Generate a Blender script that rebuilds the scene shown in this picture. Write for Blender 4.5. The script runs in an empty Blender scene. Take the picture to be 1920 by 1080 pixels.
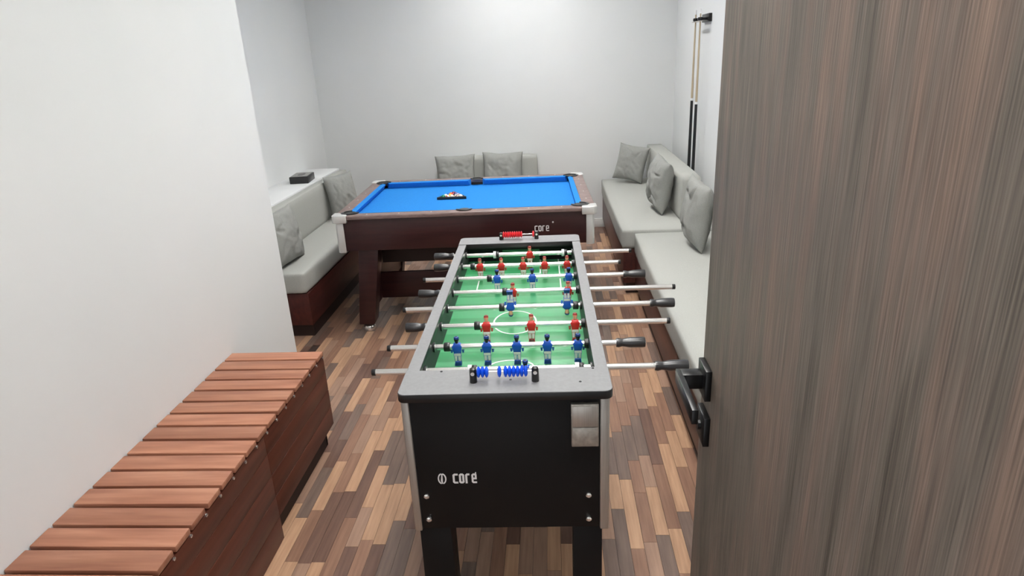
import bpy, bmesh, math, random
from mathutils import Vector, Matrix, noise
random.seed(7)
R = math.radians
scene = bpy.context.scene
col = scene.collection

# ------------------------------------------------------------------ camera
CAM_H, PITCH, YAW, ROLL, FPX = 1.6922, R(19.9723), R(-4.0221), R(-2.775), 1209.29
fw = Vector((math.sin(YAW)*math.cos(PITCH), math.cos(YAW)*math.cos(PITCH), -math.sin(PITCH)))
rt = Vector((math.cos(YAW), -math.sin(YAW), 0)); up = rt.cross(fw)
r2 = rt*math.cos(ROLL) + up*math.sin(ROLL); u2 = -rt*math.sin(ROLL) + up*math.cos(ROLL)
cd = bpy.data.cameras.new('camera'); cam = bpy.data.objects.new('camera', cd); col.objects.link(cam)
cam.matrix_world = Matrix(((r2.x, u2.x, -fw.x, 0), (r2.y, u2.y, -fw.y, 0), (r2.z, u2.z, -fw.z, CAM_H), (0, 0, 0, 1)))
cd.sensor_fit = 'HORIZONTAL'; cd.sensor_width = 36; cd.lens = FPX/1920*36; cd.clip_start = .02
scene.camera = cam
# ------------------------------------------------------------------ world / exposure
w = bpy.data.worlds.new('world'); scene.world = w; w.use_nodes = True
w.node_tree.nodes['Background'].inputs[0].default_value = (.95, .97, 1, 1)
w.node_tree.nodes['Background'].inputs[1].default_value = 1.0
vs = scene.view_settings
vs.view_transform = 'Standard'; vs.look = 'None'; vs.gamma = 1; vs.use_curve_mapping = False
vs.exposure = 0.12
LAMP = 31.0            # emission of the ceiling panels

# ------------------------------------------------------------------ materials
def srgb(r, g, b):
    f = lambda c: (c/255/12.92 if c/255 <= .04045 else ((c/255+.055)/1.055)**2.4)
    return (f(r), f(g), f(b), 1)
MATS = {}
def base(name, c, rough=.5, metal=0, spec=.5, coat=0):
    m = bpy.data.materials.new(name); m.use_nodes = True
    b = m.node_tree.nodes['Principled BSDF']
    b.inputs['Base Color'].default_value = c; b.inputs['Roughness'].default_value = rough
    b.inputs['Metallic'].default_value = metal; b.inputs['Specular IOR Level'].default_value = spec
    b.inputs['Coat Weight'].default_value = coat; b.inputs['Coat Roughness'].default_value = .12
    MATS[name] = m
    return m, m.node_tree, b
def N(nt, t, **kw):
    n = nt.nodes.new(t)
    for k, v in kw.items(): setattr(n, k, v)
    return n
def noisy(name, c1, c2, rough=.5, scale=(1, 1, 1), nscale=4, detail=4, bump=0, metal=0, spec=.5, coat=0, distort=0, lo=.3, hi=.7, rnd=0, c3=None):
    """two or three tones mixed by a stretched noise (object space), optional bump and per-object shift"""
    m, nt, b = base(name, c1, rough, metal, spec, coat)
    tc = N(nt, 'ShaderNodeTexCoord'); mp = N(nt, 'ShaderNodeMapping'); mp.inputs['Scale'].default_value = scale
    nt.links.new(tc.outputs['Object'], mp.inputs[0])
    nz = N(nt, 'ShaderNodeTexNoise'); nz.inputs['Scale'].default_value = nscale; nz.inputs['Detail'].default_value = detail
    nz.inputs['Distortion'].default_value = distort
    if rnd:
        oi = N(nt, 'ShaderNodeObjectInfo'); ml = N(nt, 'ShaderNodeMath', operation='MULTIPLY'); ml.inputs[1].default_value = 37
        nt.links.new(oi.outputs['Random'], ml.inputs[0])
        va = N(nt, 'ShaderNodeVectorMath', operation='ADD'); nt.links.new(mp.outputs[0], va.inputs[0]); nt.links.new(ml.outputs[0], va.inputs[1])
        nt.links.new(va.outputs[0], nz.inputs['Vector'])
    else: nt.links.new(mp.outputs[0], nz.inputs['Vector'])
    cr = N(nt, 'ShaderNodeValToRGB'); e = cr.color_ramp.elements
    e[0].position = lo; e[0].color = c1; e[1].position = hi; e[1].color = c2
    if c3: x = e.new((lo+hi)/2); x.color = c3
    nt.links.new(nz.outputs['Fac'], cr.inputs[0])
    out = cr.outputs[0]
    if rnd:
        hs = N(nt, 'ShaderNodeHueSaturation')
        mr = N(nt, 'ShaderNodeMapRange'); mr.inputs['To Min'].default_value = 1-rnd; mr.inputs['To Max'].default_value = 1+rnd
        nt.links.new(oi.outputs['Random'], mr.inputs[0]); nt.links.new(mr.outputs[0], hs.inputs['Value']); nt.links.new(out, hs.inputs['Color']); out = hs.outputs[0]
    nt.links.new(out, b.inputs['Base Color'])
    if bump:
        bp = N(nt, 'ShaderNodeBump'); bp.inputs['Strength'].default_value = bump; bp.inputs['Distance'].default_value = .004
        nt.links.new(nz.outputs['Fac'], bp.inputs['Height']); nt.links.new(bp.outputs[0], b.inputs['Normal'])
    return m
WALL = noisy('wall_paint', srgb(230, 231, 231), srgb(225, 227, 227), .75, nscale=1.3, spec=.25)
CEIL = base('ceiling_paint', srgb(242, 242, 240), .8)[0]
TRIM = base('white_trim', srgb(225, 225, 222), .4)[0]
FABRIC = noisy('grey_fabric', srgb(170, 171, 166), srgb(178, 179, 174), .9, nscale=260, detail=2, bump=.25, spec=.2)
FABRIC2 = noisy('grey_pillow_fabric', srgb(144, 145, 142), srgb(155, 156, 152), .9, nscale=240, detail=2, bump=.3, spec=.2)
MAHOG = noisy('mahogany_laminate', srgb(44, 20, 22), srgb(60, 30, 30), .32, (1.2, 14, 14), 3, 5, spec=.45, distort=.4)
MAHOG2 = noisy('red_brown_base_wood', srgb(62, 28, 26), srgb(84, 40, 34), .4, (14, 1.2, 9), 3, 5, spec=.4)
RAILW = noisy('rail_wood', srgb(108, 88, 85), srgb(138, 118, 114), .38, (3, 3, 20), 6, 4, spec=.6)
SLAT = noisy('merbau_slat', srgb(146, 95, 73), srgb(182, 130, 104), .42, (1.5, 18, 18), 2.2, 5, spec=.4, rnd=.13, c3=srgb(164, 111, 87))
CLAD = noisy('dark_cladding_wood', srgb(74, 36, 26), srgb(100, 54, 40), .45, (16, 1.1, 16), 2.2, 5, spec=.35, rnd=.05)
PLINTH = base('plinth_dark', srgb(40, 22, 18), .6)[0]
def door_mat():
    m, nt, b = base('door_wood', srgb(110, 95, 85), .55, spec=.3)
    tc = N(nt, 'ShaderNodeTexCoord')
    def nz(sc, s, d, dist=0):
        mp = N(nt, 'ShaderNodeMapping'); mp.inputs['Scale'].default_value = sc; nt.links.new(tc.outputs['Object'], mp.inputs[0])
        n = N(nt, 'ShaderNodeTexNoise'); n.inputs['Scale'].default_value = s; n.inputs['Detail'].default_value = d; n.inputs['Distortion'].default_value = dist
        nt.links.new(mp.outputs[0], n.inputs['Vector']); return n
    broad = nz((1, 9, .75), 2.2, 3, .35); fine = nz((1, 150, 2.6), 3.0, 4, .15); pore = nz((1, 420, 12), 1.0, 2)
    cr = N(nt, 'ShaderNodeValToRGB'); e = cr.color_ramp.elements
    e[0].position = .3; e[0].color = srgb(86, 79, 71); e[1].position = .7; e[1].color = srgb(134, 114, 101)
    x = e.new(.46); x.color = srgb(112, 103, 94); x = e.new(.56); x.color = srgb(120, 105, 95)
    nt.links.new(broad.outputs['Fac'], cr.inputs[0])
    f2 = N(nt, 'ShaderNodeMapRange'); f2.inputs['From Min'].default_value = .32; f2.inputs['From Max'].default_value = .68
    f2.inputs['To Min'].default_value = .68; f2.inputs['To Max'].default_value = 1.27
    nt.links.new(fine.outputs['Fac'], f2.inputs[0])
    f3 = N(nt, 'ShaderNodeMapRange'); f3.inputs['From Min'].default_value = .35; f3.inputs['From Max'].default_value = .65
    f3.inputs['To Min'].default_value = .86; f3.inputs['To Max'].default_value = 1.12
    nt.links.new(pore.outputs['Fac'], f3.inputs[0])
    mu = N(nt, 'ShaderNodeMath', operation='MULTIPLY'); nt.links.new(f2.outputs[0], mu.inputs[0]); nt.links.new(f3.outputs[0], mu.inputs[1])
    hs = N(nt, 'ShaderNodeHueSaturation'); nt.links.new(cr.outputs[0], hs.inputs['Color']); nt.links.new(mu.outputs[0], hs.inputs['Value'])
    nt.links.new(hs.outputs[0], b.inputs['Base Color'])
    bp = N(nt, 'ShaderNodeBump'); bp.inputs['Strength'].default_value = .35; bp.inputs['Distance'].default_value = .002
    nt.links.new(fine.outputs['Fac'], bp.inputs['Height']); nt.links.new(bp.outputs[0], b.inputs['Normal'])
    return m
DOOR = door_mat()
BLACKM = base('black_metal', srgb(13, 13, 14), .3, spec=.4)[0]
BLACK = base('black_laminate', srgb(17, 17, 18), .5, spec=.25)[0]
HANDLE = base('handle_black', srgb(38, 38, 40), .3, spec=.7)[0]  # black lightened a little, standing in for the reflection along the handle tops
BLACKP = base('black_plastic', srgb(24, 24, 25), .35)[0]
INNER = base('inner_wall_charcoal', srgb(46, 50, 49), .45)[0]
SHEET = noisy('grey_reflection_laminate', srgb(134, 134, 136), srgb(141, 141, 143), .55, nscale=90, spec=.2, coat=0)  # dark laminate made even grey: reflected white walls put into the colour
SILVER = noisy('brushed_aluminium', srgb(176, 172, 166), srgb(190, 187, 181), .38, (30, 30, 1), 8, 2, metal=.75)
COIN = noisy('scratched_steel', srgb(150, 146, 138), srgb(186, 182, 174), .42, nscale=60, detail=5, metal=.6, bump=.2)
CHROME = base('chrome', srgb(240, 238, 235), .2, metal=.85)[0]
WHITEP = base('white_plastic', srgb(235, 235, 235), .35)[0]
CAPM = base('pale_corner_metal', srgb(222, 222, 220), .28, metal=.45)[0]
LOGO = base('white_print', srgb(232, 230, 230), .5)[0]
BLUEC = noisy('blue_cloth', srgb(36, 122, 200), srgb(44, 131, 210), .85, nscale=120, detail=2, spec=.12)
def field_mat():
    m, nt, b = base('green_field', srgb(44, 140, 84), .35, spec=.5)
    tc = N(nt, 'ShaderNodeTexCoord'); wv = N(nt, 'ShaderNodeTexWave', wave_type='BANDS', bands_direction='Y')
    wv.inputs['Scale'].default_value = 2.1; wv.inputs['Distortion'].default_value = .0; nt.links.new(tc.outputs['Object'], wv.inputs['Vector'])
    cr = N(nt, 'ShaderNodeValToRGB'); e = cr.color_ramp.elements
    e[0].position = .45; e[0].color = srgb(52, 138, 86); e[1].position = .55; e[1].color = srgb(74, 156, 106)
    nt.links.new(wv.outputs['Fac'], cr.inputs[0]); nt.links.new(cr.outputs[0], b.inputs['Base Color']); return m
FIELD = field_mat()
P_BLUE = base('player_blue', srgb(22, 84, 190), .35)[0]; P_LBLUE = base('player_light_blue', srgb(120, 180, 235), .4)[0]
P_RED = base('player_red', srgb(206, 40, 36), .35)[0]; P_WHITE = base('player_white', srgb(228, 226, 220), .4)[0]
P_SKIN = base('player_skin', srgb(226, 172, 136), .45)[0]; P_HAIR = base('player_hair', srgb(18, 16, 16), .5)[0]
P_BROWN = base('player_brown_hair', srgb(74, 44, 34), .5)[0]; P_NAVY = base('player_navy', srgb(16, 56, 110), .4)[0]
BEADB = base('blue_bead', srgb(16, 84, 226), .25)[0]; BEADR = base('red_bead', srgb(224, 48, 56), .3)[0]
GLOW = bpy.data.materials.new('panel_glow'); GLOW.use_nodes = True
_b = GLOW.node_tree.nodes['Principled BSDF']; _b.inputs['Emission Color'].default_value = (1, .985, .96, 1); _b.inputs['Emission Strength'].default_value = LAMP
CUEW = base('cue_maple', srgb(182, 166, 140), .35)[0]
PLANKS = []
for i, (a, c) in enumerate((((166, 129, 102), (192, 154, 124)), ((128, 95, 78), (154, 118, 97)), ((104, 86, 77), (126, 106, 95)), ((144, 114, 97), (166, 134, 114)), ((98, 73, 63), (120, 92, 79)))):
    PLANKS.append(noisy('floor_strip_tone_%d' % i, srgb(*a), srgb(*c), .36, (26, 1.6, 1), 3, 4, spec=.4, rnd=.06, bump=.05))
SUBF = base('floor_joint', srgb(58, 42, 36), .7)[0]

# ------------------------------------------------------------------ mesh helpers
class MB:
    def __init__(s): s.v, s.f, s.m, s.cur = [], [], [], 0
    def mat(s, i): s.cur = i; return s
    def add(s, vs, fs):
        o = len(s.v); s.v += [tuple(v) for v in vs]
        for f in fs: s.f.append([i+o for i in f]); s.m.append(s.cur)
        return s
    def box(s, x0, x1, y0, y1, z0, z1):
        return s.add([(x0, y0, z0), (x1, y0, z0), (x1, y1, z0), (x0, y1, z0), (x0, y0, z1), (x1, y0, z1), (x1, y1, z1), (x0, y1, z1)],
                     [(0, 3, 2, 1), (4, 5, 6, 7), (0, 1, 5, 4), (1, 2, 6, 5), (2, 3, 7, 6), (3, 0, 4, 7)])
    def frustum(s, b, t, z0, z1):
        """b, t = (x0, x1, y0, y1) of the bottom and the top"""
        return s.add([(b[0], b[2], z0), (b[1], b[2], z0), (b[1], b[3], z0), (b[0], b[3], z0), (t[0], t[2], z1), (t[1], t[2], z1), (t[1], t[3], z1), (t[0], t[3], z1)],
                     [(0, 3, 2, 1), (4, 5, 6, 7), (0, 1, 5, 4), (1, 2, 6, 5), (2, 3, 7, 6), (3, 0, 4, 7)])
    def lathe(s, prof, o=(0, 0, 0), axis='z', n=16):
        """prof: list of (r, h) along the axis"""
        vs, fs = [], []
        for r, h in prof:
            for k in range(n):
                a = 2*math.pi*k/n; p, q = r*math.cos(a), r*math.sin(a)
                d = {'z': (p, q, h), 'x': (h, p, q), 'y': (q, h, p)}[axis]
                vs.append((o[0]+d[0], o[1]+d[1], o[2]+d[2]))
        for i in range(len(prof)-1):
            for k in range(n):
                fs.append((i*n+k, i*n+(k+1) % n, (i+1)*n+(k+1) % n, (i+1)*n+k))
        fs.append(tuple(reversed(range(n)))); fs.append(tuple((len(prof)-1)*n+k for k in range(n)))
        return s.add(vs, fs)
    def prism(s, poly, a0, a1, axis='z'):
        """poly 2-D, extruded along the axis"""
        n = len(poly)
        f = {'z': lambda p, h: (p[0], p[1], h), 'x': lambda p, h: (h, p[0], p[1]), 'y': lambda p, h: (p[0], h, p[1])}[axis]
        vs = [f(p, a0) for p in poly] + [f(p, a1) for p in poly]
        return s.add(vs, [tuple(reversed(range(n))), tuple(range(n, 2*n))] + [(i, (i+1) % n, n+(i+1) % n, n+i) for i in range(n)])
    def stroke(s, pts, t, y0, y1, closed=False):
        """flat thick line in the xz plane (for lettering), between y0 and y1"""
        pts = [Vector((p[0], p[1])) for p in pts]; n = len(pts); L, Rr = [], []
        for i in range(n):
            a = pts[i-1] if (i or closed) else None; c = pts[(i+1) % n] if (i < n-1 or closed) else None
            d1 = (pts[i]-a).normalized() if a is not None else None; d2 = (c-pts[i]).normalized() if c is not None else None
            if d1 is None: d1 = d2
            if d2 is None: d2 = d1
            nn = (Vector((-d1.y, d1.x))+Vector((-d2.y, d2.x))); nn.normalize()
            k = 1/max(.5, nn.dot(Vector((-d1.y, d1.x))))
            L.append(pts[i]+nn*t/2*k); Rr.append(pts[i]-nn*t/2*k)
        m = n if closed else n-1
        for i in range(m):
            j = (i+1) % n
            s.prism([L[i], Rr[i], Rr[j], L[j]], y0, y1, 'y')
        return s
    def mesh(s, name, mats, smooth=False, bevel=0, seg=2, angle=40):
        me = bpy.data.meshes.new(name); me.from_pydata(s.v, [], s.f)
        for m in (mats if isinstance(mats, (list, tuple)) else [mats]): me.materials.append(m)
        me.polygons.foreach_set('material_index', s.m)
        bm = bmesh.new(); bm.from_mesh(me)
        bmesh.ops.recalc_face_normals(bm, faces=bm.faces)
        if bevel:
            ed = [e for e in bm.edges if len(e.link_faces) == 2 and e.calc_face_angle(0) > R(30)]
            bmesh.ops.bevel(bm, geom=ed, offset=bevel, segments=seg, profile=.5, affect='EDGES', clamp_overlap=True)
        if smooth or bevel:
            for f in bm.faces: f.smooth = True
            for e in bm.edges:
                if len(e.link_faces) == 2 and e.calc_face_angle(0) > R(angle): e.smooth = False
        bm.to_mesh(me); bm.free(); me.update()
        return me
    def build(s, name, mats, parent=None, loc=(0, 0, 0), rot=(0, 0, 0), **kw):
        return link(name, s.mesh(name, mats, **kw), parent, loc, rot)
def link(name, me, parent=None, loc=(0, 0, 0), rot=(0, 0, 0)):
    o = bpy.data.objects.new(name, me); col.objects.link(o); o.parent = parent; o.location = loc; o.rotation_euler = rot
    return o
def tag(o, label, cat=None, group=None, kind=None):
    if label: o['label'] = label
    if cat: o['category'] = cat
    if group: o['group'] = group
    if kind: o['kind'] = kind
    return o
def thing(name, label, cat, loc=(0, 0, 0), rz=0, group=None):
    return tag(link(name, None, None, loc, (0, 0, rz)), label, cat, group)
def struct(name, mb, m, label=None, cat=None, **kw):
    return tag(mb.build(name, m, **kw), label, cat, kind='structure')

# ------------------------------------------------------------------ the room
XL, XA, XR, YB, HC = -1.467, -2.25, 1.17, 6.40, 3.25      # near left wall, alcove wall, right wall, back wall, ceiling
YP = 3.24                                                 # where the near left wall ends
floor = struct('floor', MB().box(XA-.1, XR+.1, -.4, YB+.1, -.06, -.006), SUBF, 'brown wood strip laminate floor', 'floor')
struct('ceiling', MB().box(XA-.1, XR+.1, -.4, YB+.1, HC, HC+.06), CEIL, 'plain white ceiling above the room', 'ceiling')
struct('wall_back', MB().box(XA-.1, XR+.1, YB, YB+.1, 0, HC), WALL, 'plain white wall behind the pool table', 'wall')
struct('wall_right', MB().box(XR, XR+.1, -.1, YB, 0, HC), WALL, 'white wall behind the right benches with cue rack', 'wall')
struct('wall_left', MB().box(XA-.1, XL, -.1, YP, 0, HC), WALL, 'white wall beside the slatted wooden bench', 'wall')
struct('wall_alcove', MB().box(XA-.1, XA, YP, YB, 0, HC), WALL, 'white recessed wall behind the left sofa', 'wall')
struct('wall_ledge', MB().box(XA, -1.95, YP, 5.85, 0, .775), WALL, 'low white ledge behind the left sofa', 'ledge', bevel=.004)
wf = MB().box(XL, -.66, -.10, .08, 0, HC).box(.325, XR, -.10, .08, 0, HC).box(-.66, .325, -.10, .08, 2.12, HC)
struct('wall_front', wf, WALL, 'white wall around the entrance doorway', 'wall')
struct('trim_1', MB().box(-.70, -.64, -.12, .095, 0, 2.14).box(.311, .365, -.12, .095, 0, 2.14).box(-.64, .311, -.12, .095, 2.10, 2.14), DOOR, 'brown wooden frame of the entrance doorway', 'door frame')
struct('baseboard_back', MB().box(XA, XR, YB-.014, YB, 0, .09), TRIM, 'white skirting along the back wall', 'baseboard', bevel=.003)
struct('baseboard_right', MB().box(XR-.014, XR, .1, YB-.02, 0, .09), TRIM, 'white skirting along the right wall', 'baseboard', bevel=.003)

# floor strips
PW, gap = .0500, .0006
meshes = {}
def strip_mesh(L, tone):
    k = (L, tone)
    if k not in meshes:
        meshes[k] = MB().box(-PW/2+gap, PW/2-gap, gap, L-gap, -.006, 0).mesh('plank', PLANKS[tone])
    return meshes[k]
lens = (.22, .28, .33, .36, .40, .46)
strips = []
for k in range(int((XR+1.95)/PW)+1):
    x = -1.95+PW*(k+.5); y = .1-random.random()*.4; last = -1
    if x > XR: break
    while y < YB:
        L = random.choice(lens); t = random.choices(range(5), (26, 24, 20, 20, 10))[0]
        if t == last: t = random.choices(range(5), (26, 24, 20, 20, 10))[0]
        last = t
        if y+L > .05 and not (x < XL and y < YP): strips.append((x, y, L, t))
        y += L
def in_view(s):
    x, y, L, t = s; yc = y+L/2
    d = Vector((x, yc, -CAM_H)); z = d.dot(fw); px = 960+FPX*d.dot(r2)/z; py = 540-FPX*d.dot(u2)/z
    if not (-40 < px < 1330 and py < 1140): return False
    if x < -1.08 and yc < 2.62: return False
    if x < -1.50 and yc > 3.7: return False
    if x > .60: return False
    if -.36 < x < .12 and 2.15 < yc < 4.4: return False
    if yc > 4.3 and x < .1: return False
    return True
vis = sorted([s for s in strips if in_view(s)], key=lambda s: s[0]**2+(s[1]+s[2]/2)**2)
near = set(vis[:296])
rest = MB()
for s in strips:
    x, y, L, t = s
    if s in near: link('plank', strip_mesh(L, t), floor, (x, y, 0))
    else: rest.mat(t).box(x-PW/2+gap, x+PW/2-gap, y+gap, y+L-gap, -.006, 0)
tag(rest.build('far_planks', PLANKS, floor), None, kind='stuff')

# ------------------------------------------------------------------ ceiling lamps
for i, (x, y, lab) in enumerate(((.10, .70, 'square white ceiling light panel above the doorway end'), (.10, 2.4, 'square white ceiling light panel above the football table'), (-.25, 3.9, 'square white ceiling light panel above the near side of the pool table'), (-.25, 5.4, 'square white ceiling light panel nearest the back wall'))):
    t = thing('ceiling_light', lab, 'ceiling light', (x, y, HC), 0, 'ceiling light panels')
    MB().box(-.33, .33, -.33, -.305, -.22, 0).box(-.33, .33, .305, .33, -.22, 0).box(-.33, -.305, -.305, .305, -.22, 0).box(.305, .33, -.305, .305, -.22, 0).build('frame', TRIM, t)  # deep skirt, unseen, shaped to keep the panel's light off the upper walls
    MB().box(-.304, .304, -.304, .304, -.016, 0).build('diffuser', GLOW, t)

# ------------------------------------------------------------------ the open door
dr = tag(link('door_1', None, None, (.27, .12, 0)), 'open grey-brown wood grain door at the right', 'door', kind='structure')
MB().box(0, .04, 0, .967, .01, 2.09).build('door_leaf', DOOR, dr, bevel=.0015)
h = MB().box(-.011, 0, .898, .957, 1.098, 1.157).build('handle_rose', BLACKM, dr, bevel=.0012)
MB().box(-.046, -.011, .918, .944, 1.113, 1.141).build('handle_neck', BLACKM, h, bevel=.0006)
MB().box(-.054, -.044, .800, .946, 1.114, 1.140).build('lever', BLACKM, h, bevel=.0006)
k = MB().box(-.011, 0, .890, .949, 1.010, 1.068).build('lock_rose', BLACKM, dr, bevel=.0012)
MB().lathe([(.009, -.016), (.009, -.011)], (0, .92, 1.039), 'x', 16).build('key_cylinder', BLACKM, k)
for z in (.35, 1.05, 1.8): MB().lathe([(.007, z-.05), (.007, z+.05)], (.035, -.004, 0), 'z', 10).build('hinge', SILVER, dr)

# ------------------------------------------------------------------ slatted bench
sb = thing('slatted_bench', 'reddish wooden slatted bench along the left white wall', 'bench', (XL, 0, 0))
SW, SE, SZ = .428, 2.575, .476
sm = MB().box(.002, SW-.006, .006, .0810, -.020, 0).mesh('slat', SLAT, bevel=.003)
scr = MB().lathe([(.0056, -.0015), (.0056, .0016), (.003, .003)], (0, 0, 0), 'x', 8).mesh('screw', CHROME, smooth=True)
ns = 26
for i in range(ns):
    y = SE-.088*(i+1)+.003
    s = link('slat', sm, sb, (random.uniform(-.001, .001), y, SZ+random.uniform(-.0012, .0006)))
    s.rotation_euler.z = random.uniform(-.006, .006)
for i in range(0, ns): link('screw', scr, sb, (SW-.0085, SE-.088*i-.004 if i else SE-.012, SZ-.030))
y0, y1, ym = SE-.088*ns, SE, 1.93
zb = [.10, .190, .280, .370, .452]
for (a, b_) in ((y0, ym-.001), (ym+.001, y1)):
    for j in range(4):
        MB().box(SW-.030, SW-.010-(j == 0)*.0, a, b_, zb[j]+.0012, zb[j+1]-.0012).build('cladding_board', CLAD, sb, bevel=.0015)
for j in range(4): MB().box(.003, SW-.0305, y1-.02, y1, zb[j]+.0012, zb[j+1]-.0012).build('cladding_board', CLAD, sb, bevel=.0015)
MB().box(SW-.06, SW-.045, ym, y1-.02, 0, .10).box(.003, SW-.045, y1-.035, y1-.02, 0, .10).build('plinth', PLINTH, sb)
MB().box(SW-.030, SW-.010, y0, ym-.001, .002, .0985).build('cladding_board', CLAD, sb, bevel=.0015)
MB().box(.003, .03, y0, y1-.03, 0, .453).box(.03, SW-.032, y0, y0+.02, 0, .453).box(.03, SW-.06, ym-.02, ym, 0, .453).build('frame', PLINTH, sb)

# ------------------------------------------------------------------ upholstery
def soft_box(x0, x1, y0, y1, z0, z1, r=.018, puff=.006):
    """cushion block: rounded box with slightly domed faces"""
    mb = MB(); mb.box(x0, x1, y0, y1, z0, z1)
    me = mb.mesh('tmp', FABRIC)
    bm = bmesh.new(); bm.from_mesh(me)
    bmesh.ops.subdivide_edges(bm, edges=bm.edges[:], cuts=9, use_grid_fill=True)
    c = Vector(((x0+x1)/2, (y0+y1)/2, (z0+z1)/2)); hd = Vector(((x1-x0)/2, (y1-y0)/2, (z1-z0)/2))
    for v in bm.verts:
        d = v.co-c; q = [d[i]/hd[i] for i in range(3)]
        inn = Vector([max(-hd[i]+r, min(hd[i]-r, d[i])) for i in range(3)])
        e = d-inn
        if e.length > 1e-6: d = inn+e.normalized()*r
        for i in range(3):
            if abs(q[i]) > .99:
                o = [abs(q[j]) for j in range(3) if j != i]
                d[i] += math.copysign(puff*(1-o[0]**4)*(1-o[1]**4), q[i])
        v.co = c+d
    for f in bm.faces: f.smooth = True
    bmesh.ops.recalc_face_normals(bm, faces=bm.faces)
    bm.to_mesh(me); bm.free(); return me
def bench(name, label, x0, x1, y0, y1, zc, zt, back, side, z_back, rb=.16, plinth_in=.04, group=None):
    """side: +1 the backrest is at x1, -1 at x0, 0 at y1 (towards the back wall); back = (front, rear, from, to)"""
    t = thing(name, label, 'bench', ((x0+x1)/2, (y0+y1)/2, 0), 0, group); cx, cy = (x0+x1)/2, (y0+y1)/2
    g = .015
    bs = MB().box(x0-cx+g, x1-cx-g*0, y0-cy+g, y1-cy, .085, zc-.002).build('base', MAHOG2, t, bevel=.003)
    MB().box(x0-cx+plinth_in, x1-cx-.01, y0-cy+plinth_in, y1-cy-.01, 0, .0845).build('plinth', PLINTH, bs)
    me = soft_box(x0-cx, x1-cx, y0-cy, y1-cy, zc, zt); me.name = 'seat_cushion'; link('seat_cushion', me, t)
    a, b_, c, d = back
    me = soft_box(a-cx, b_-cx, c-cy, d-cy, zt+.002, z_back, .016, .004); me.name = 'backrest_cushion'; link('backrest_cushion', me, t)
    return t
bench('upholstered_bench', 'grey cushioned bench in the left alcove below the white ledge', -1.942, -1.577, 3.78, 5.82, .306, .452, (-1.942, -1.862, 3.80, 5.81), -1, .770, group='grey cushioned benches')
bench('upholstered_bench', 'far grey cushioned bench in the right corner under the cues', .483, 1.16, 4.445, 6.375, .345, .492, (.915, 1.06, 4.63, 6.37), 1, .815, group='grey cushioned benches')
bench('upholstered_bench', 'near grey cushioned bench beside the right wall, behind the door handle', .565, 1.16, 1.55, 4.425, .325, .473, (.985, 1.13, 1.56, 3.92), 1, .790, group='grey cushioned benches')
bench('upholstered_bench', 'grey bench against the back wall behind the pool table', -1.16, -.135, 5.80, 6.38, .33, .45, (-1.09, -.14, 6.24, 6.37), 0, .768, group='grey cushioned benches')

def pillow_mesh(wd, ht, th, seed):
    n = 40; vs, fs = [], []
    rnd = Vector((seed*3.1, seed*1.7, seed*.9))
    for side in (1, -1):
        for j in range(n+1):
            for i in range(n+1):
                u, v = -1+2*i/n, -1+2*j/n
                pu = u*(1-.07*(1-v*v)*abs(u)**1.5*1.0); pv = v*(1-.07*(1-u*u)*abs(v)**1.5)
                k = max(0, (1-abs(u)**3.0)*(1-abs(v)**3.0))**.55
                edge = min(1, 2.2*(1-max(abs(u), abs(v))))
                nz = noise.noise(Vector((u*2.2, v*2.2, side*2))+rnd)*.16 + noise.noise(Vector((u*5+v*3, v*5-u*2, side*3))+rnd)*.10
                cr = 0
                for q in range(5):      # radiating creases that start at the corners and edges
                    a = math.radians(35+q*71+seed*47); ox, oy = math.cos(a)*1.05, math.sin(a)*1.05
                    dx, dy = u-ox, v-oy; rr = math.hypot(dx, dy)
                    ang = math.atan2(dy, dx)-math.atan2(-oy, -ox)+.5*math.sin(seed+q*2.3)
                    cr += math.exp(-(ang/.16)**2)*math.exp(-((rr-.42)/.34)**2)
                y = side*th/2*(k*(1+nz-(.40 if seed > 5 else .14)*cr))
                y += .012*noise.noise(Vector((u*1.3, v*1.3, 0))+rnd)*1.0
                vs.append((pu*wd/2, -y, (pv+1)*ht/2 + .006*noise.noise(Vector((u*2, 7, 0))+rnd)))
    m = (n+1)**2
    for s in (0, 1):
        for j in range(n):
            for i in range(n):
                a = s*m+j*(n+1)+i; q = (a, a+1, a+n+2, a+n+1)
                fs.append(q if s == 0 else q[::-1])
    mb = MB().add(vs, fs)
    me = mb.mesh('pillow', FABRIC2)
    bm = bmesh.new(); bm.from_mesh(me); bmesh.ops.remove_doubles(bm, verts=bm.verts, dist=.0002)
    bmesh.ops.recalc_face_normals(bm, faces=bm.faces)
    for f in bm.faces: f.smooth = True
    bm.to_mesh(me); bm.free(); return me
def pillow(label, loc, rz, tilt, roll=0, size=(.42, .40, .13), seed=1, group='grey throw pillows'):
    """local +y is the rear; rz turns the front, tilt leans the top backwards"""
    o = link('throw_pillow', pillow_mesh(*size, seed), None, loc)
    o.rotation_euler = (Matrix.Rotation(rz, 3, 'Z') @ Matrix.Rotation(-tilt, 3, 'X') @ Matrix.Rotation(roll, 3, 'Y')).to_euler()
    return tag(o, label, 'pillow', group)
pillow('grey pillow on the left sofa, half hidden by the white wall', (-1.735, 3.97, .460), R(90-6), R(8), 0, (.40, .36, .14), 1)
pillow('grey pillow at the far end of the left sofa, beside the pool table corner', (-1.710, 5.19, .468), R(46), R(8), R(-4), (.26, .365, .14), 2)
pillow('grey pillow behind the pool table, left of the middle pocket', (-.912, 6.10, .464), 0, R(10), R(-1), (.385, .350, .14), 3)
pillow('grey pillow behind the pool table, right of the middle pocket', (-.467, 6.10, .462), 0, R(10), R(1), (.385, .365, .14), 4)
pillow('grey pillow in the far right corner, leftmost on the right bench', (.702, 6.08, .522), R(-22), R(16), R(9), (.29, .335, .13), 5)
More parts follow.
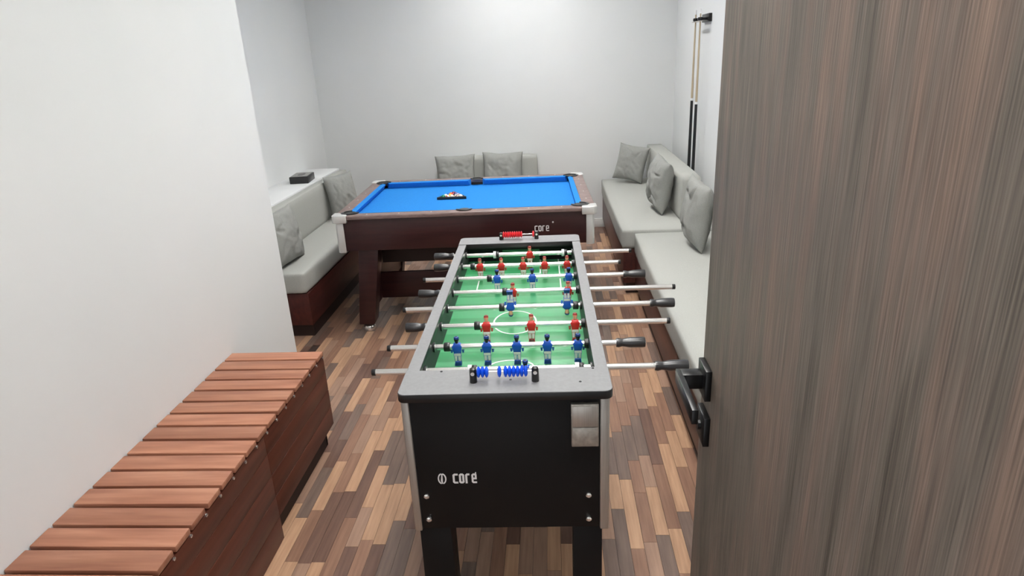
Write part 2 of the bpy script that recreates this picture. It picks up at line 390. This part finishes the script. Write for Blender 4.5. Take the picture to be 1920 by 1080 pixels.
pillow('creased grey pillow leaning on the far right backrest below the cues', (.795, 4.96, .516), R(-82), R(6), R(6), (.36, .39, .15), 6)
pillow('grey pillow on the near right bench, partly behind the open door', (.888, 4.04, .497), R(-85), R(4), R(4), (.38, .41, .14), 7)

# ------------------------------------------------------------------ lettering
def letter(mb, ch, x, z, wd, ht, t, y0, y1):
    a, b_, c, d = x+t/2, x+wd-t/2, z+t/2, z+ht-t/2; q = t*.45; m = (c+d)/2
    if ch == 'c': mb.stroke([(b_+t/2, d), (a+q, d), (a, d-q), (a, c+q), (a+q, c), (b_+t/2, c)], t, y0, y1)
    if ch == 'o': mb.stroke([(a+q, d), (a, d-q), (a, c+q), (a+q, c), (b_-q, c), (b_, c+q), (b_, d-q), (b_-q, d)], t, y0, y1, True)
    if ch == 'r': mb.stroke([(a, z), (a, d-q), (a+q, d), (b_+t/2, d)], t, y0, y1)
    if ch == 'e': mb.stroke([(b_+t/2, c), (a+q, c), (a, c+q), (a, d-q), (a+q, d), (b_-q, d), (b_, d-q), (b_, m-t*.1), (a, m-t*.1)], t*.92, y0, y1)
def word(mb, x, z, wd, ht, t, sp, y0, y1):
    for i, ch in enumerate('core'): letter(mb, ch, x+i*(wd+sp)-(i > 2)*sp*.2, z, wd*(.82 if ch == 'r' else 1), ht, t, y0, y1)

# ------------------------------------------------------------------ football table
ft = thing('foosball_table', 'black football table with silver corner posts and green pitch', 'foosball table', (-.141, 1.503, 0), R(.888))
FZ, FL, FW = .849, 1.552, .289
for y0, y1, nm in ((.02, .042, 'front_panel'), (FL-.042, FL-.02, 'back_panel')):
    o = MB().box(-.2615, .2545, y0, y1, .395, .823).build(nm, BLACK, ft, bevel=.001)
    if nm == 'front_panel':
        lg = MB(); word(lg, -.160, .5515, .0150, .0325, .0056, .0030, .0188, .0199)
        lg.box(-.0955, -.0925, .0188, .0199, .580, .588)
        lg.build('logo_lettering', LOGO, o)
        ic = MB(); cx, cz, rx, rz = -.1905, .5675, .0105, .0165
        for a0, a1 in ((100, 255), (-75, 80)):
            ic.stroke([(cx+rx*math.cos(R(a)), cz+rz*math.sin(R(a))) for a in [a0+(a1-a0)*i/12 for i in range(13)]], .0036, .0188, .0199)
        ic.prism([(cx-.004, cz-.006), (cx-.001, cz+.0165), (cx+.002, cz+.0165), (cx+.0015, cz-.0165), (cx-.0015, cz-.0165)], .0188, .0199, 'y')
        ic.build('logo_emblem', LOGO, o)
for sx in (-1, 1):
    MB().box(*sorted((sx*.2505, sx*.2745)), .043, FL-.043, .395, .823).build('side_panel', INNER, ft, bevel=.001)
for sx in (-1, 1):
    for y0, y1 in ((.016, .046), (FL-.046, FL-.016)):
        a, b_ = (-.284, -.262) if sx < 0 else (.255, .281)
        MB().box(a, b_, y0, y1, .388, .823).build('corner_post', SILVER, ft, bevel=.004, seg=3)
def rounded(x0, x1, y0, y1, r, cs):
    """cs: which corners are round, order (x0y0, x1y0, x1y1, x0y1)"""
    P = []
    for (x, y, a), on_ in zip(((x0, y0, 180), (x1, y0, 270), (x1, y1, 0), (x0, y1, 90)), cs):
        if not on_: P.append((x, y)); continue
        ox, oy = x+(r if x == x0 else -r), y+(r if y == y0 else -r)
        P += [(ox+r*math.cos(R(a+90*i/5)), oy+r*math.sin(R(a+90*i/5))) for i in range(6)]
    return P
for y0, y1, cs in ((0, .142, (1, 1, 0, 0)), (FL-.118, FL, (0, 0, 1, 1))):
    pl = MB().prism(rounded(-FW, FW, y0, y1, .022, cs), .824, FZ-.0015).build('end_plate', BLACKP, ft, bevel=.002)
    MB().prism(rounded(-FW+.0015, FW-.0015, y0+.0015, y1-.0015, .021, cs), FZ-.0014, FZ).build('top_sheet', SHEET, pl)
for sx in (-1, 1):
    a, b_ = sorted((sx*.2500, sx*.2875))
    rl = MB().box(a, b_, .1425, FL-.1185, .8235, FZ-.0035).build('side_rail', BLACKP, ft, bevel=.001)
    MB().box(a+.001, b_-.001, .1425, FL-.1185, FZ-.0034, FZ-.002).build('top_sheet', SHEET, rl)
field = MB().box(-.2498, .2498, .044, FL-.044, .728, .740).build('playing_field', FIELD, ft)
z0, z1 = .7401, .7406
def ringline(cx, cy, rx, ry, a0, a1, t=.006, n=32):
    fl = MB()
    for i in range(n):
        a, b_ = R(a0+(a1-a0)*i/n), R(a0+(a1-a0)*(i+1)/n)
        fl.prism([(cx+(rx-t)*math.cos(a), cy+(ry-t)*math.sin(a)), (cx+rx*math.cos(a), cy+ry*math.sin(a)), (cx+rx*math.cos(b_), cy+ry*math.sin(b_)), (cx+(rx-t)*math.cos(b_), cy+(ry-t)*math.sin(b_))], z0, z1)
    fl.build('pitch_line', LOGO, field)
ringline(0, .735, .083, .112, 0, 360)
def rectline(x0, x1, y0, y1, yl, t=.0055):
    for q in ((x0, x1, yl, yl+t), (x0, x0+t, y0, y1), (x1-t, x1, y0, y1)): MB().box(*q, z0, z1).build('pitch_line', LOGO, field)
rectline(-.180, .188, 1.100, 1.505, 1.0945); rectline(-.10, .10, 1.30, 1.505, 1.2945)
ringline(0, 1.10, .07, .06, 180, 360)
rectline(-.18, .18, .05, .36, .3605); ringline(.0, .366, .075, .05, 0, 180)
# goals: recessed boxes in both end walls
for y, s in ((.0425, 1), (FL-.0425, -1)):
    a, b_ = sorted((y, y+s*.006))
    MB().box(-.250, -.085, a, b_, .7405, .823).box(.095, .250, a, b_, .7405, .823).box(-.085, .095, a, b_, .795, .823).build('end_wall', BLACK, ft)
    MB().box(-.085, .095, a, (a+b_)/2, .7405, .795).build('goal_back', FIELD, ft)  # green panel paints the pitch's reflection inside the goal mouth
# figures
def player(kind):
    mb = MB(); hair = 4
    mb.mat(3).frustum((-.0115, .0115, -.010, .010), (-.0095, .0095, -.007, .007), -.066, -.052)          # foot
    mb.mat(1)
    for s in (-1, 1):
        a, b_ = sorted((s*.0015, s*.0105)); mb.frustum((a, b_, -.005, .005), (a-.001, b_+.001, -.0065, .0065), -.052, -.030)
    mb.mat(1).frustum((-.0125, .0125, -.0075, .0075), (-.0125, .0125, -.0075, .0075), -.032, -.020)       # shorts
    mb.mat(0).frustum((-.0115, .0115, -.0085, .0085), (-.0165, .0165, -.0105, .0105), -.020, .004)        # shirt
    mb.mat(0).frustum((-.0165, .0165, -.0105, .0105), (-.0085, .0085, -.006, .006), .004, .0135)
    mb.mat(2)
    for s in (-1, 1): mb.lathe([(.003, -.022), (.0045, -.012), (.005, .000), (.0035, .006)], (s*.0185, 0, 0), 'z', 8)   # arms
    mb.mat(5).lathe([(.0045, .0125), (.0062, .019), (.0078, .026), (.0076, .031), (.004, .036)], (0, 0, 0), 'z', 12)     # head
    if kind == 'blue': mb.mat(4).lathe([(.0040, .0135), (.0080, .026), (.0090, .033), (.006, .0375)], (0, -.0012, 0), 'z', 12)   # hair seen from behind
    else: mb.mat(4).lathe([(.0082, .0285), (.0086, .032), (.0055, .0370)], (0, .001, 0), 'z', 12)
    mats = [P_BLUE, P_WHITE, P_LBLUE, P_NAVY, P_HAIR, P_SKIN] if kind == 'blue' else [P_RED, P_WHITE, P_SKIN, P_BROWN, P_BROWN, P_SKIN]
    return mb.mesh('player', mats, bevel=.0012, seg=2)
PB, PR = player('blue'), player('red')
RZ, RR = .808, .0096
# rod: left end, right end, handle side, kind, player spots, upside down
RODS = [(-.405, .448, 1, .434, .532, 'b', (.052,), 0), (-.395, .352, 1, .339, .432, 'b', (-.173, -.076, .021, .119, .217), 0),
        (-.320, .535, -1, -.374, -.300, 'r', (-.090, .066, .217), 0), (-.410, .512, 1, .499, .590, 'b', (-.013, .196), 1),
        (-.315, .618, -1, -.387, -.300, 'r', (-.010, .207), 0), (-.390, .456, 1, .443, .535, 'b', (-.083, .065, .217), 0),
        (-.305, .447, -1, -.376, -.289, 'r', (-.169, -.074, .023, .118, .217), 0), (-.320, .515, -1, -.400, -.306, 'r', (.050,), 0)]
tilts = (18, 4, -6, 182, 8, -4, 3, 0)
for i, (xa, xb, hs, h0, h1, kd, xs, flip) in enumerate(RODS):
    y = .217+.167*i
    rod = MB().lathe([(RR, xa), (RR, xb)], (0, 0, 0), 'x', 18).build('rod', CHROME, ft, (0, y, RZ), smooth=True)
    L = h1-h0
    prof = [(.009, 0), (.0165, .002), (.0175, L*.12), (.0165, L*.55), (.0135, L*.72), (.0125, L*.80), (.0155, L*.92), (.014, L)]
    if hs > 0: prof = [(r, h1-q) for r, q in prof][::-1]
    else: prof = [(r, h0+q) for r, q in prof]
    MB().lathe(prof, (0, 0, 0), 'x', 10).build('handle', HANDLE, rod, smooth=True, angle=50)
    e = xa if hs > 0 else xb
    MB().lathe([(.0100, e-.006), (.0105, e-.004), (.0105, e+.004), (.0100, e+.006)], (0, 0, 0), 'x', 14).build('end_cap', BLACKP, rod, smooth=True)
    me = PB if kd == 'b' else PR
    for q in xs:
        p = link('player', me, rod, (q, 0, 0), (R(tilts[i]), 0, 0 if kd == 'b' else 0))
    bl, br = min(xs)-.022, max(xs)+.022
    if len(xs) == 1: bl, br = -.100, .199
    for q, d in ((bl, -1), (br, 1)):
        if q+d*.02 > .2485 or q+d*.02 < -.2485: q = d*.2485-d*.0115; L2 = .010
        else: L2 = .020
        a, b_ = sorted((q, q+d*L2))
        if len(xs) == 1: MB().lathe([(.0165, a), (.0165, b_-.008)], (0, 0, 0), 'x', 14).build('bumper', WHITEP, rod, smooth=True); a, b_ = (b_-.0075, b_+.006)
        MB().lathe([(.0145, a), (.0155, a+.002), (.0155, b_-.002), (.0145, b_)], (0, 0, 0), 'x', 14).build('bumper', BLACKP, rod, smooth=True)
    for s in (-1, 1):
        a, b_ = sorted((s*.2440, s*.2503)); MB().lathe([(.0165, a), (.0165, b_)], (0, 0, 0), 'x', 16).build('bearing', BLACKP, rod, smooth=True)
# score counters
def counter(y, spots, mat, zr):
    c = MB().lathe([(.0022, -.088), (.0022, .086)], (0, 0, 0), 'x', 8).build('score_counter', CHROME, ft, (0, y, zr), smooth=True)
    for x in (-.0865, .0835):
        MB().lathe([(.0105, FZ-zr), (.0098, .004), (.0085, .0105), (.004, .0125)], (x, 0, 0), 'z', 14).build('post', BLACKP, c, smooth=True)
        MB().lathe([(.0055, -.003+x*0), (.0035, .003)], (x, -.0095, 0), 'y', 10).build('screw', CHROME, c)
    bead = MB().lathe([(.007, -.0053), (.0128, -.0036), (.0162, 0), (.0128, .0036), (.007, .0053)], (0, 0, 0), 'x', 16).mesh('bead', mat, smooth=True, angle=60)
    for x in spots: link('bead', bead, c, (x, 0, 0))
counter(.066, (-.071, -.060, -.049, -.014, .003, .0140, .0250, .0360, .0470, .0580), BEADB, FZ+.030)
counter(FL-.055, [-.075+.0107*i for i in range(9)]+[.068], BEADR, FZ+.024)
for x, y in ((.015, .075), (.205, .055), (-.185, .132), (.245, .132)): MB().lathe([(.004, FZ), (.003, FZ+.0012)], (x, y, 0), 'z', 10).build('screw', BLACKM, ft)
# coin box
cp = MB().box(.177, .2505, .004, .0195, .676, .807).build('coin_box', COIN, ft, bevel=.002)
MB().box(.180, .2475, .0005, .0036, .741, .803).build('coin_plate', SILVER, cp, bevel=.001)
MB().box(.180, .2475, .0020, .0036, .679, .737).build('return_flap', COIN, cp, bevel=.001)
# legs and bolts
for sx in (-1, 1):
    for sy in (0, 1):
        a, b_ = (-.272, -.180) if sx < 0 else (.178, .262)
        y0, y1 = (.026, .112) if sy == 0 else (FL-.112, FL-.026)
        lg = MB().frustum((a-.004*(sx < 0), b_-.004*(sx > 0)*0, y0, y1), (a, b_, y0, y1), .022, .394).build('leg', BLACK, ft, bevel=.002)
        MB().lathe([(.032, 0), (.034, .006), (.012, .012), (.012, .022)], ((a+b_)/2, (y0+y1)/2, 0), 'z', 16).build('leveller', BLACKP, lg, smooth=True)
for x, z in ((-.240, .509), (-.240, .428), (.2235, .506), (.2235, .424)):
    MB().lathe([(.0045, .0125), (.008, .0155), (.008, .0198)], (x, 0, z), 'y', 12).build('bolt', CHROME, ft, smooth=True)

# ------------------------------------------------------------------ pool table
pt = thing('pool_table', 'mahogany pool table with blue cloth and silver corner caps', 'pool table', (-.545, 3.818, 0), R(1.6))
PX, PD, PZ = .806, 1.17, .800
BED = .756
ai = .018
boards = ((-PX+ai, PX-ai, ai, ai+.022), (-PX+ai, PX-ai, PD-ai-.022, PD-ai), (-PX+ai, -PX+ai+.022, ai+.022, PD-ai-.022), (PX-ai-.022, PX-ai, ai+.022, PD-ai-.022))
for i, (a, b_, c, d) in enumerate(boards):
    o = MB().box(a, b_, c, d, .574, .7745).build('apron_board', MAHOG, pt, bevel=.0015)
    if i == 0:
        lg = MB(); word(lg, .432, .657, .0190, .036, .0056, .0045, ai-.0012, ai-.0002)
        lg.lathe([(.0055, ai-.0012), (.0055, ai-.0002)], (.545, 0, .712), 'y', 10)
        lg.build('logo_lettering', LOGO, o)
        MB().box(a, b_, ai+.002, ai+.004, .7746, .7749).build('shadow_gap', PLINTH, o)
RW = .078   # wooden rail width
for a, b_, c, d in ((-PX, PX, 0, RW), (-PX, PX, PD-RW, PD), (-PX, -PX+RW, RW, PD-RW), (PX-RW, PX, RW, PD-RW)):
    rl = MB().box(a, b_, c, d, .7752, PZ).build('rail', RAILW, pt, bevel=.005, seg=3)
    horiz = (b_-a) > 1
    spots = [(-.60+.20*i, (c+d)/2) for i in range(7) if i != 3] if horiz else [((a+b_)/2, RW+.18+.225*i) for i in range(4)]
    for x, y in spots: MB().lathe([(.0048, PZ-.001), (.0044, PZ+.0006)], (x, y, 0), 'z', 8).build('diamond', WHITEP, rl)
MB().box(-PX+RW-.01, PX-RW+.01, RW-.01, PD-RW+.01, BED-.03, BED).build('cloth_bed', BLUEC, pt)
# cushions: nose at CW from the wooden rail
CW = .034
def cush(x0, x1, y, s):
    prof = [(y, BED+.001), (y, PZ+.0003), (y+s*CW*.3, PZ+.0008), (y+s*CW, PZ-.003), (y+s*CW*.98, PZ-.008), (y+s*CW*.38, BED+.001)]
    vs = [(x0+(CW*.8 if abs(p[0]-y) > CW*.5 else 0)*0, *p) for p in prof]; m = MB()
    n = len(prof); A, B = [], []
    for yy, zz in prof:
        k = abs(yy-y); A.append((x0+k*.6, yy, zz)); B.append((x1-k*.6, yy, zz))
    return m.add(A+B, [tuple(range(n)), tuple(range(2*n-1, n-1, -1))]+[(i, (i+1) % n, n+(i+1) % n, n+i) for i in range(n)])
def cush_y(y0, y1, x, s):
    m = cush(y0, y1, x, s); m.v = [(v[1], v[0], v[2]) for v in m.v]; return m
for s, y in ((1, RW), (-1, PD-RW)):
    for a, b_ in ((-PX+RW+.035, -.045), (.045, PX-RW-.035)): cush(a, b_, y, s).build('cushion', BLUEC, pt)
for s, x in ((1, -PX+RW), (-1, PX-RW)): cush_y(RW+.035, PD-RW-.035, x, s).build('cushion', BLUEC, pt)
# pockets: black cups with a rim
def pocket(x, y, r, a0, a1):
    m = MB(); n = 16
    def arc(rr): return [(x+rr*math.cos(R(a0+(a1-a0)*i/n)), y+rr*math.sin(R(a0+(a1-a0)*i/n))) for i in range(n+1)]
    o, i_ = arc(r+.016), arc(r)
    m.prism(o+i_[::-1], PZ-.002, PZ+.006)
    p = m.build('pocket', BLACKP, pt, bevel=.0015)
    MB().lathe([(r*.98, PZ+.0008), (r*.98, PZ+.0016)], (x, y, 0), 'z', 20).build('pocket_hole', PLINTH if 0 else BLACKP, p)
    return p
e = RW+.012
for x, y, a in ((-PX+e, e, 225), (PX-e, e, 315), (PX-e, PD-e, 45), (-PX+e, PD-e, 135)): pocket(x, y, .040, a-135, a+135)
pocket(0, RW-.002, .034, 180, 360); pocket(0, PD-RW+.002, .034, 0, 180)
# corner caps and strips
for sx in (-1, 1):
    for sy in (0, 1):
        X, Y = sx*PX, (0 if sy == 0 else PD); dx, dy = -sx, (1 if sy == 0 else -1)
        P = [(X-dx*.008, Y+dy*.015), (X-dx*.002, Y+dy*.002), (X+dx*.012, Y-dy*.008), (X+dx*.085, Y-dy*.008), (X+dx*.085, Y+dy*.028), (X+dx*.05, Y+dy*.045), (X+dx*.028, Y+dy*.085), (X-dx*.008, Y+dy*.085)]
        MB().prism(P, .757, PZ+.006).build('corner_cap', CAPM, pt, bevel=.005, seg=3)
        Q = [(X+dx*.008, Y+dy*.060), (X+dx*.008, Y+dy*.020), (X+dx*.020, Y+dy*.008), (X+dx*.058, Y+dy*.008), (X+dx*.058, Y+dy*.0175), (X+dx*.0175, Y+dy*.0175), (X+dx*.0175, Y+dy*.060)]
        MB().prism(Q, .566, .7565).build('corner_strip', CAPM, pt, bevel=.0015)
# under body, legs, stretcher
MB().box(-.60, .60, .30, PD-.14, .405, .7255).build('ball_box', PLINTH, pt)
for sx in (-1, 1):
    for sy in (0, 1):
        y0, y1 = (.045, .175) if sy == 0 else (PD-.175, PD-.045)
        b4 = sorted((sx*.742, sx*.640)); t4 = sorted((sx*.682, sx*.556))
        lg = MB().frustum((*b4, y0+.005, y1-.005), (*t4, y0, y1), .060, .5735).build('leg', MAHOG, pt, bevel=.003)
        MB().lathe([(.034, 0), (.041, .004), (.042, .026), (.032, .042), (.014, .048), (.014, .060)], (sx*.691, (y0+y1)/2, 0), 'z', 20).build('leveller', CHROME, lg, smooth=True)
for sx in (-1, 1): MB().box(*sorted((sx*.650, sx*.632)), .18, PD-.18, .15, .50).build('stretcher', MAHOG, pt, bevel=.002)
MB().box(-.631, .631, .30, .322, .150, .335).build('stretcher', MAHOG, pt, bevel=.002)

# rack with balls (on the cloth)
def to_pool(x, y, z):
    a = R(1.6); return (-.545+x*math.cos(a)-y*math.sin(a), 3.818+x*math.sin(a)+y*math.cos(a), z)
BR = .0150; side = BR*11.62+.008; hgt = side*math.sqrt(3)/2
rx, ry = -0.138, 0.593
rk = MB()
c3 = Vector((0, hgt/3)); tri = [Vector((-side/2-.012, -.010)), Vector((side/2+.012, -.010)), Vector((0, hgt+.022))]
tin = [Vector((-side/2+.004, 0)), Vector((side/2-.004, 0)), Vector((0, hgt-.004))]
for i in range(3):
    j = (i+1) % 3; rk.prism([tri[i], tri[j], tin[j], tin[i]], 0, .019)
rk_o = rk.build('ball_rack', BLACKP, None, to_pool(rx, ry, BED+.0004), (0, 0, R(1.6)), bevel=.0015)
tag(rk_o, 'black triangular rack holding balls on the blue cloth', 'ball rack')
BC = {'yellow': (236, 186, 40), 'blue': (26, 60, 150), 'red': (200, 40, 40), 'purple': (84, 44, 120), 'orange': (226, 110, 50), 'green': (20, 130, 100), 'maroon': (110, 26, 40), 'black': (14, 14, 14)}
BM = {k: base('ball_'+k, srgb(*v), .12)[0] for k, v in BC.items()}
BW = base('ball_white', srgb(240, 236, 226), .12)[0]
def ball_mesh(c, striped):
    mb = MB(); n, m = 18, 12
    prof = [(max(.0004, BR*math.sin(math.pi*i/m)), -BR*math.cos(math.pi*i/m)) for i in range(m+1)]
    mb.lathe(prof, (0, 0, 0), 'z', n); me = mb.mesh('ball', [BM[c], BW], smooth=True, angle=60)
    if striped:
        for f in me.polygons: f.material_index = 1 if abs(f.center.z) > BR*.34 else 0
    return me
order = [('green', 0), ('red', 1), ('orange', 1), ('maroon', 1), ('yellow', 1), ('green', 1), ('yellow', 0), ('black', 0), ('purple', 1), ('blue', 0), ('red', 0), ('blue', 1), ('orange', 0), ('purple', 0), ('maroon', 0)]
k = 0
for row in range(5):
    for i in range(5-row):
        c, st = order[k]; k += 1
        x = (i-(4-row)/2)*2*BR*1.005; y = .0008+BR+row*BR*math.sqrt(3)*1.005
        o = link('pool_ball', ball_mesh(c, st), None, to_pool(rx+x, ry+y, BED+BR+.0004), (random.uniform(.5, 1.2) if st else 0, random.uniform(-.6, .6), random.uniform(0, 6)))
        tag(o, '%s pool ball with a %s inside the black rack' % (('white', c+' stripe') if st else ('plain', c+' surface')) if st else 'plain solid %s pool ball inside the black rack' % c, 'ball', 'pool balls in the rack')

# ------------------------------------------------------------------ cue rack and cues
cr_ = thing('cue_rack', 'small black wall clip holding two cues on the right wall', 'cue rack', (XR, 5.19, 1.865))
MB().box(-.022, 0, -.13, .10, -.022, .034).build('backplate', BLACKM, cr_, bevel=.003)
for y in (-.08, .08):
    c = MB()
    c.box(-.090, -.0225, y-.010, y+.010, -.010, .008)
    c.build('clip_arm', BLACKM, cr_, bevel=.002)
    MB().lathe([(.016, -.012), (.016, .010)], (-.072, y, 0), 'z', 14).build('clip_ring', BLACKP, cr_, smooth=True)
MB().box(-.085, -.060, -.11, .150, -.018, -.0125).build('front_bar', SILVER, cr_, bevel=.001)
def cue(y, lab, zb, zt):
    t = thing('pool_cue', lab, 'cue', (XR-.072, y, 0), 0, 'cues on the right wall')
    H = zt-zb
    MB().lathe([(.0125, zb), (.013, zb+.01), (.0105, zb+H*.46)], (0, 0, 0), 'z', 12).build('butt', BLACKP, t, smooth=True)
    MB().lathe([(.0118, zb+H*.4601), (.0116, zb+H*.475)], (0, 0, 0), 'z', 12).build('joint_ring', WHITEP, t, smooth=True)
    MB().lathe([(.0092, zb+H*.4751), (.0055, zt-.03)], (0, 0, 0), 'z', 12).build('shaft', CUEW, t, smooth=True)
    MB().lathe([(.0068, zt-.0299), (.0068, zt-.008), (.005, zt)], (0, 0, 0), 'z', 10).build('tip', WHITEP, t, smooth=True)
cue(5.27, 'pool cue with black butt on the right wall, farther from the door', .735, 1.93)
cue(5.11, 'pool cue with black butt on the right wall, nearer the door', .705, 1.93)

# ------------------------------------------------------------------ box on the ledge
bx = thing('tissue_box', 'low black box with pale top on the white ledge behind the sofa', 'box', (-2.06, 5.22, .7752), R(6))
MB().box(-.075, .075, -.11, .11, 0, .056).build('box_body', BLACKP, bx, bevel=.004)
MB().box(-.066, .066, -.10, .10, .0562, .0585).build('box_top', base('box_top_paper', srgb(150, 150, 148), .6)[0], bx, bevel=.001)
MB().prism([(.03*math.cos(a*.5236), .06*math.sin(a*.5236)) for a in range(12)], .0586, .060).build('box_opening', BLACKM, bx)
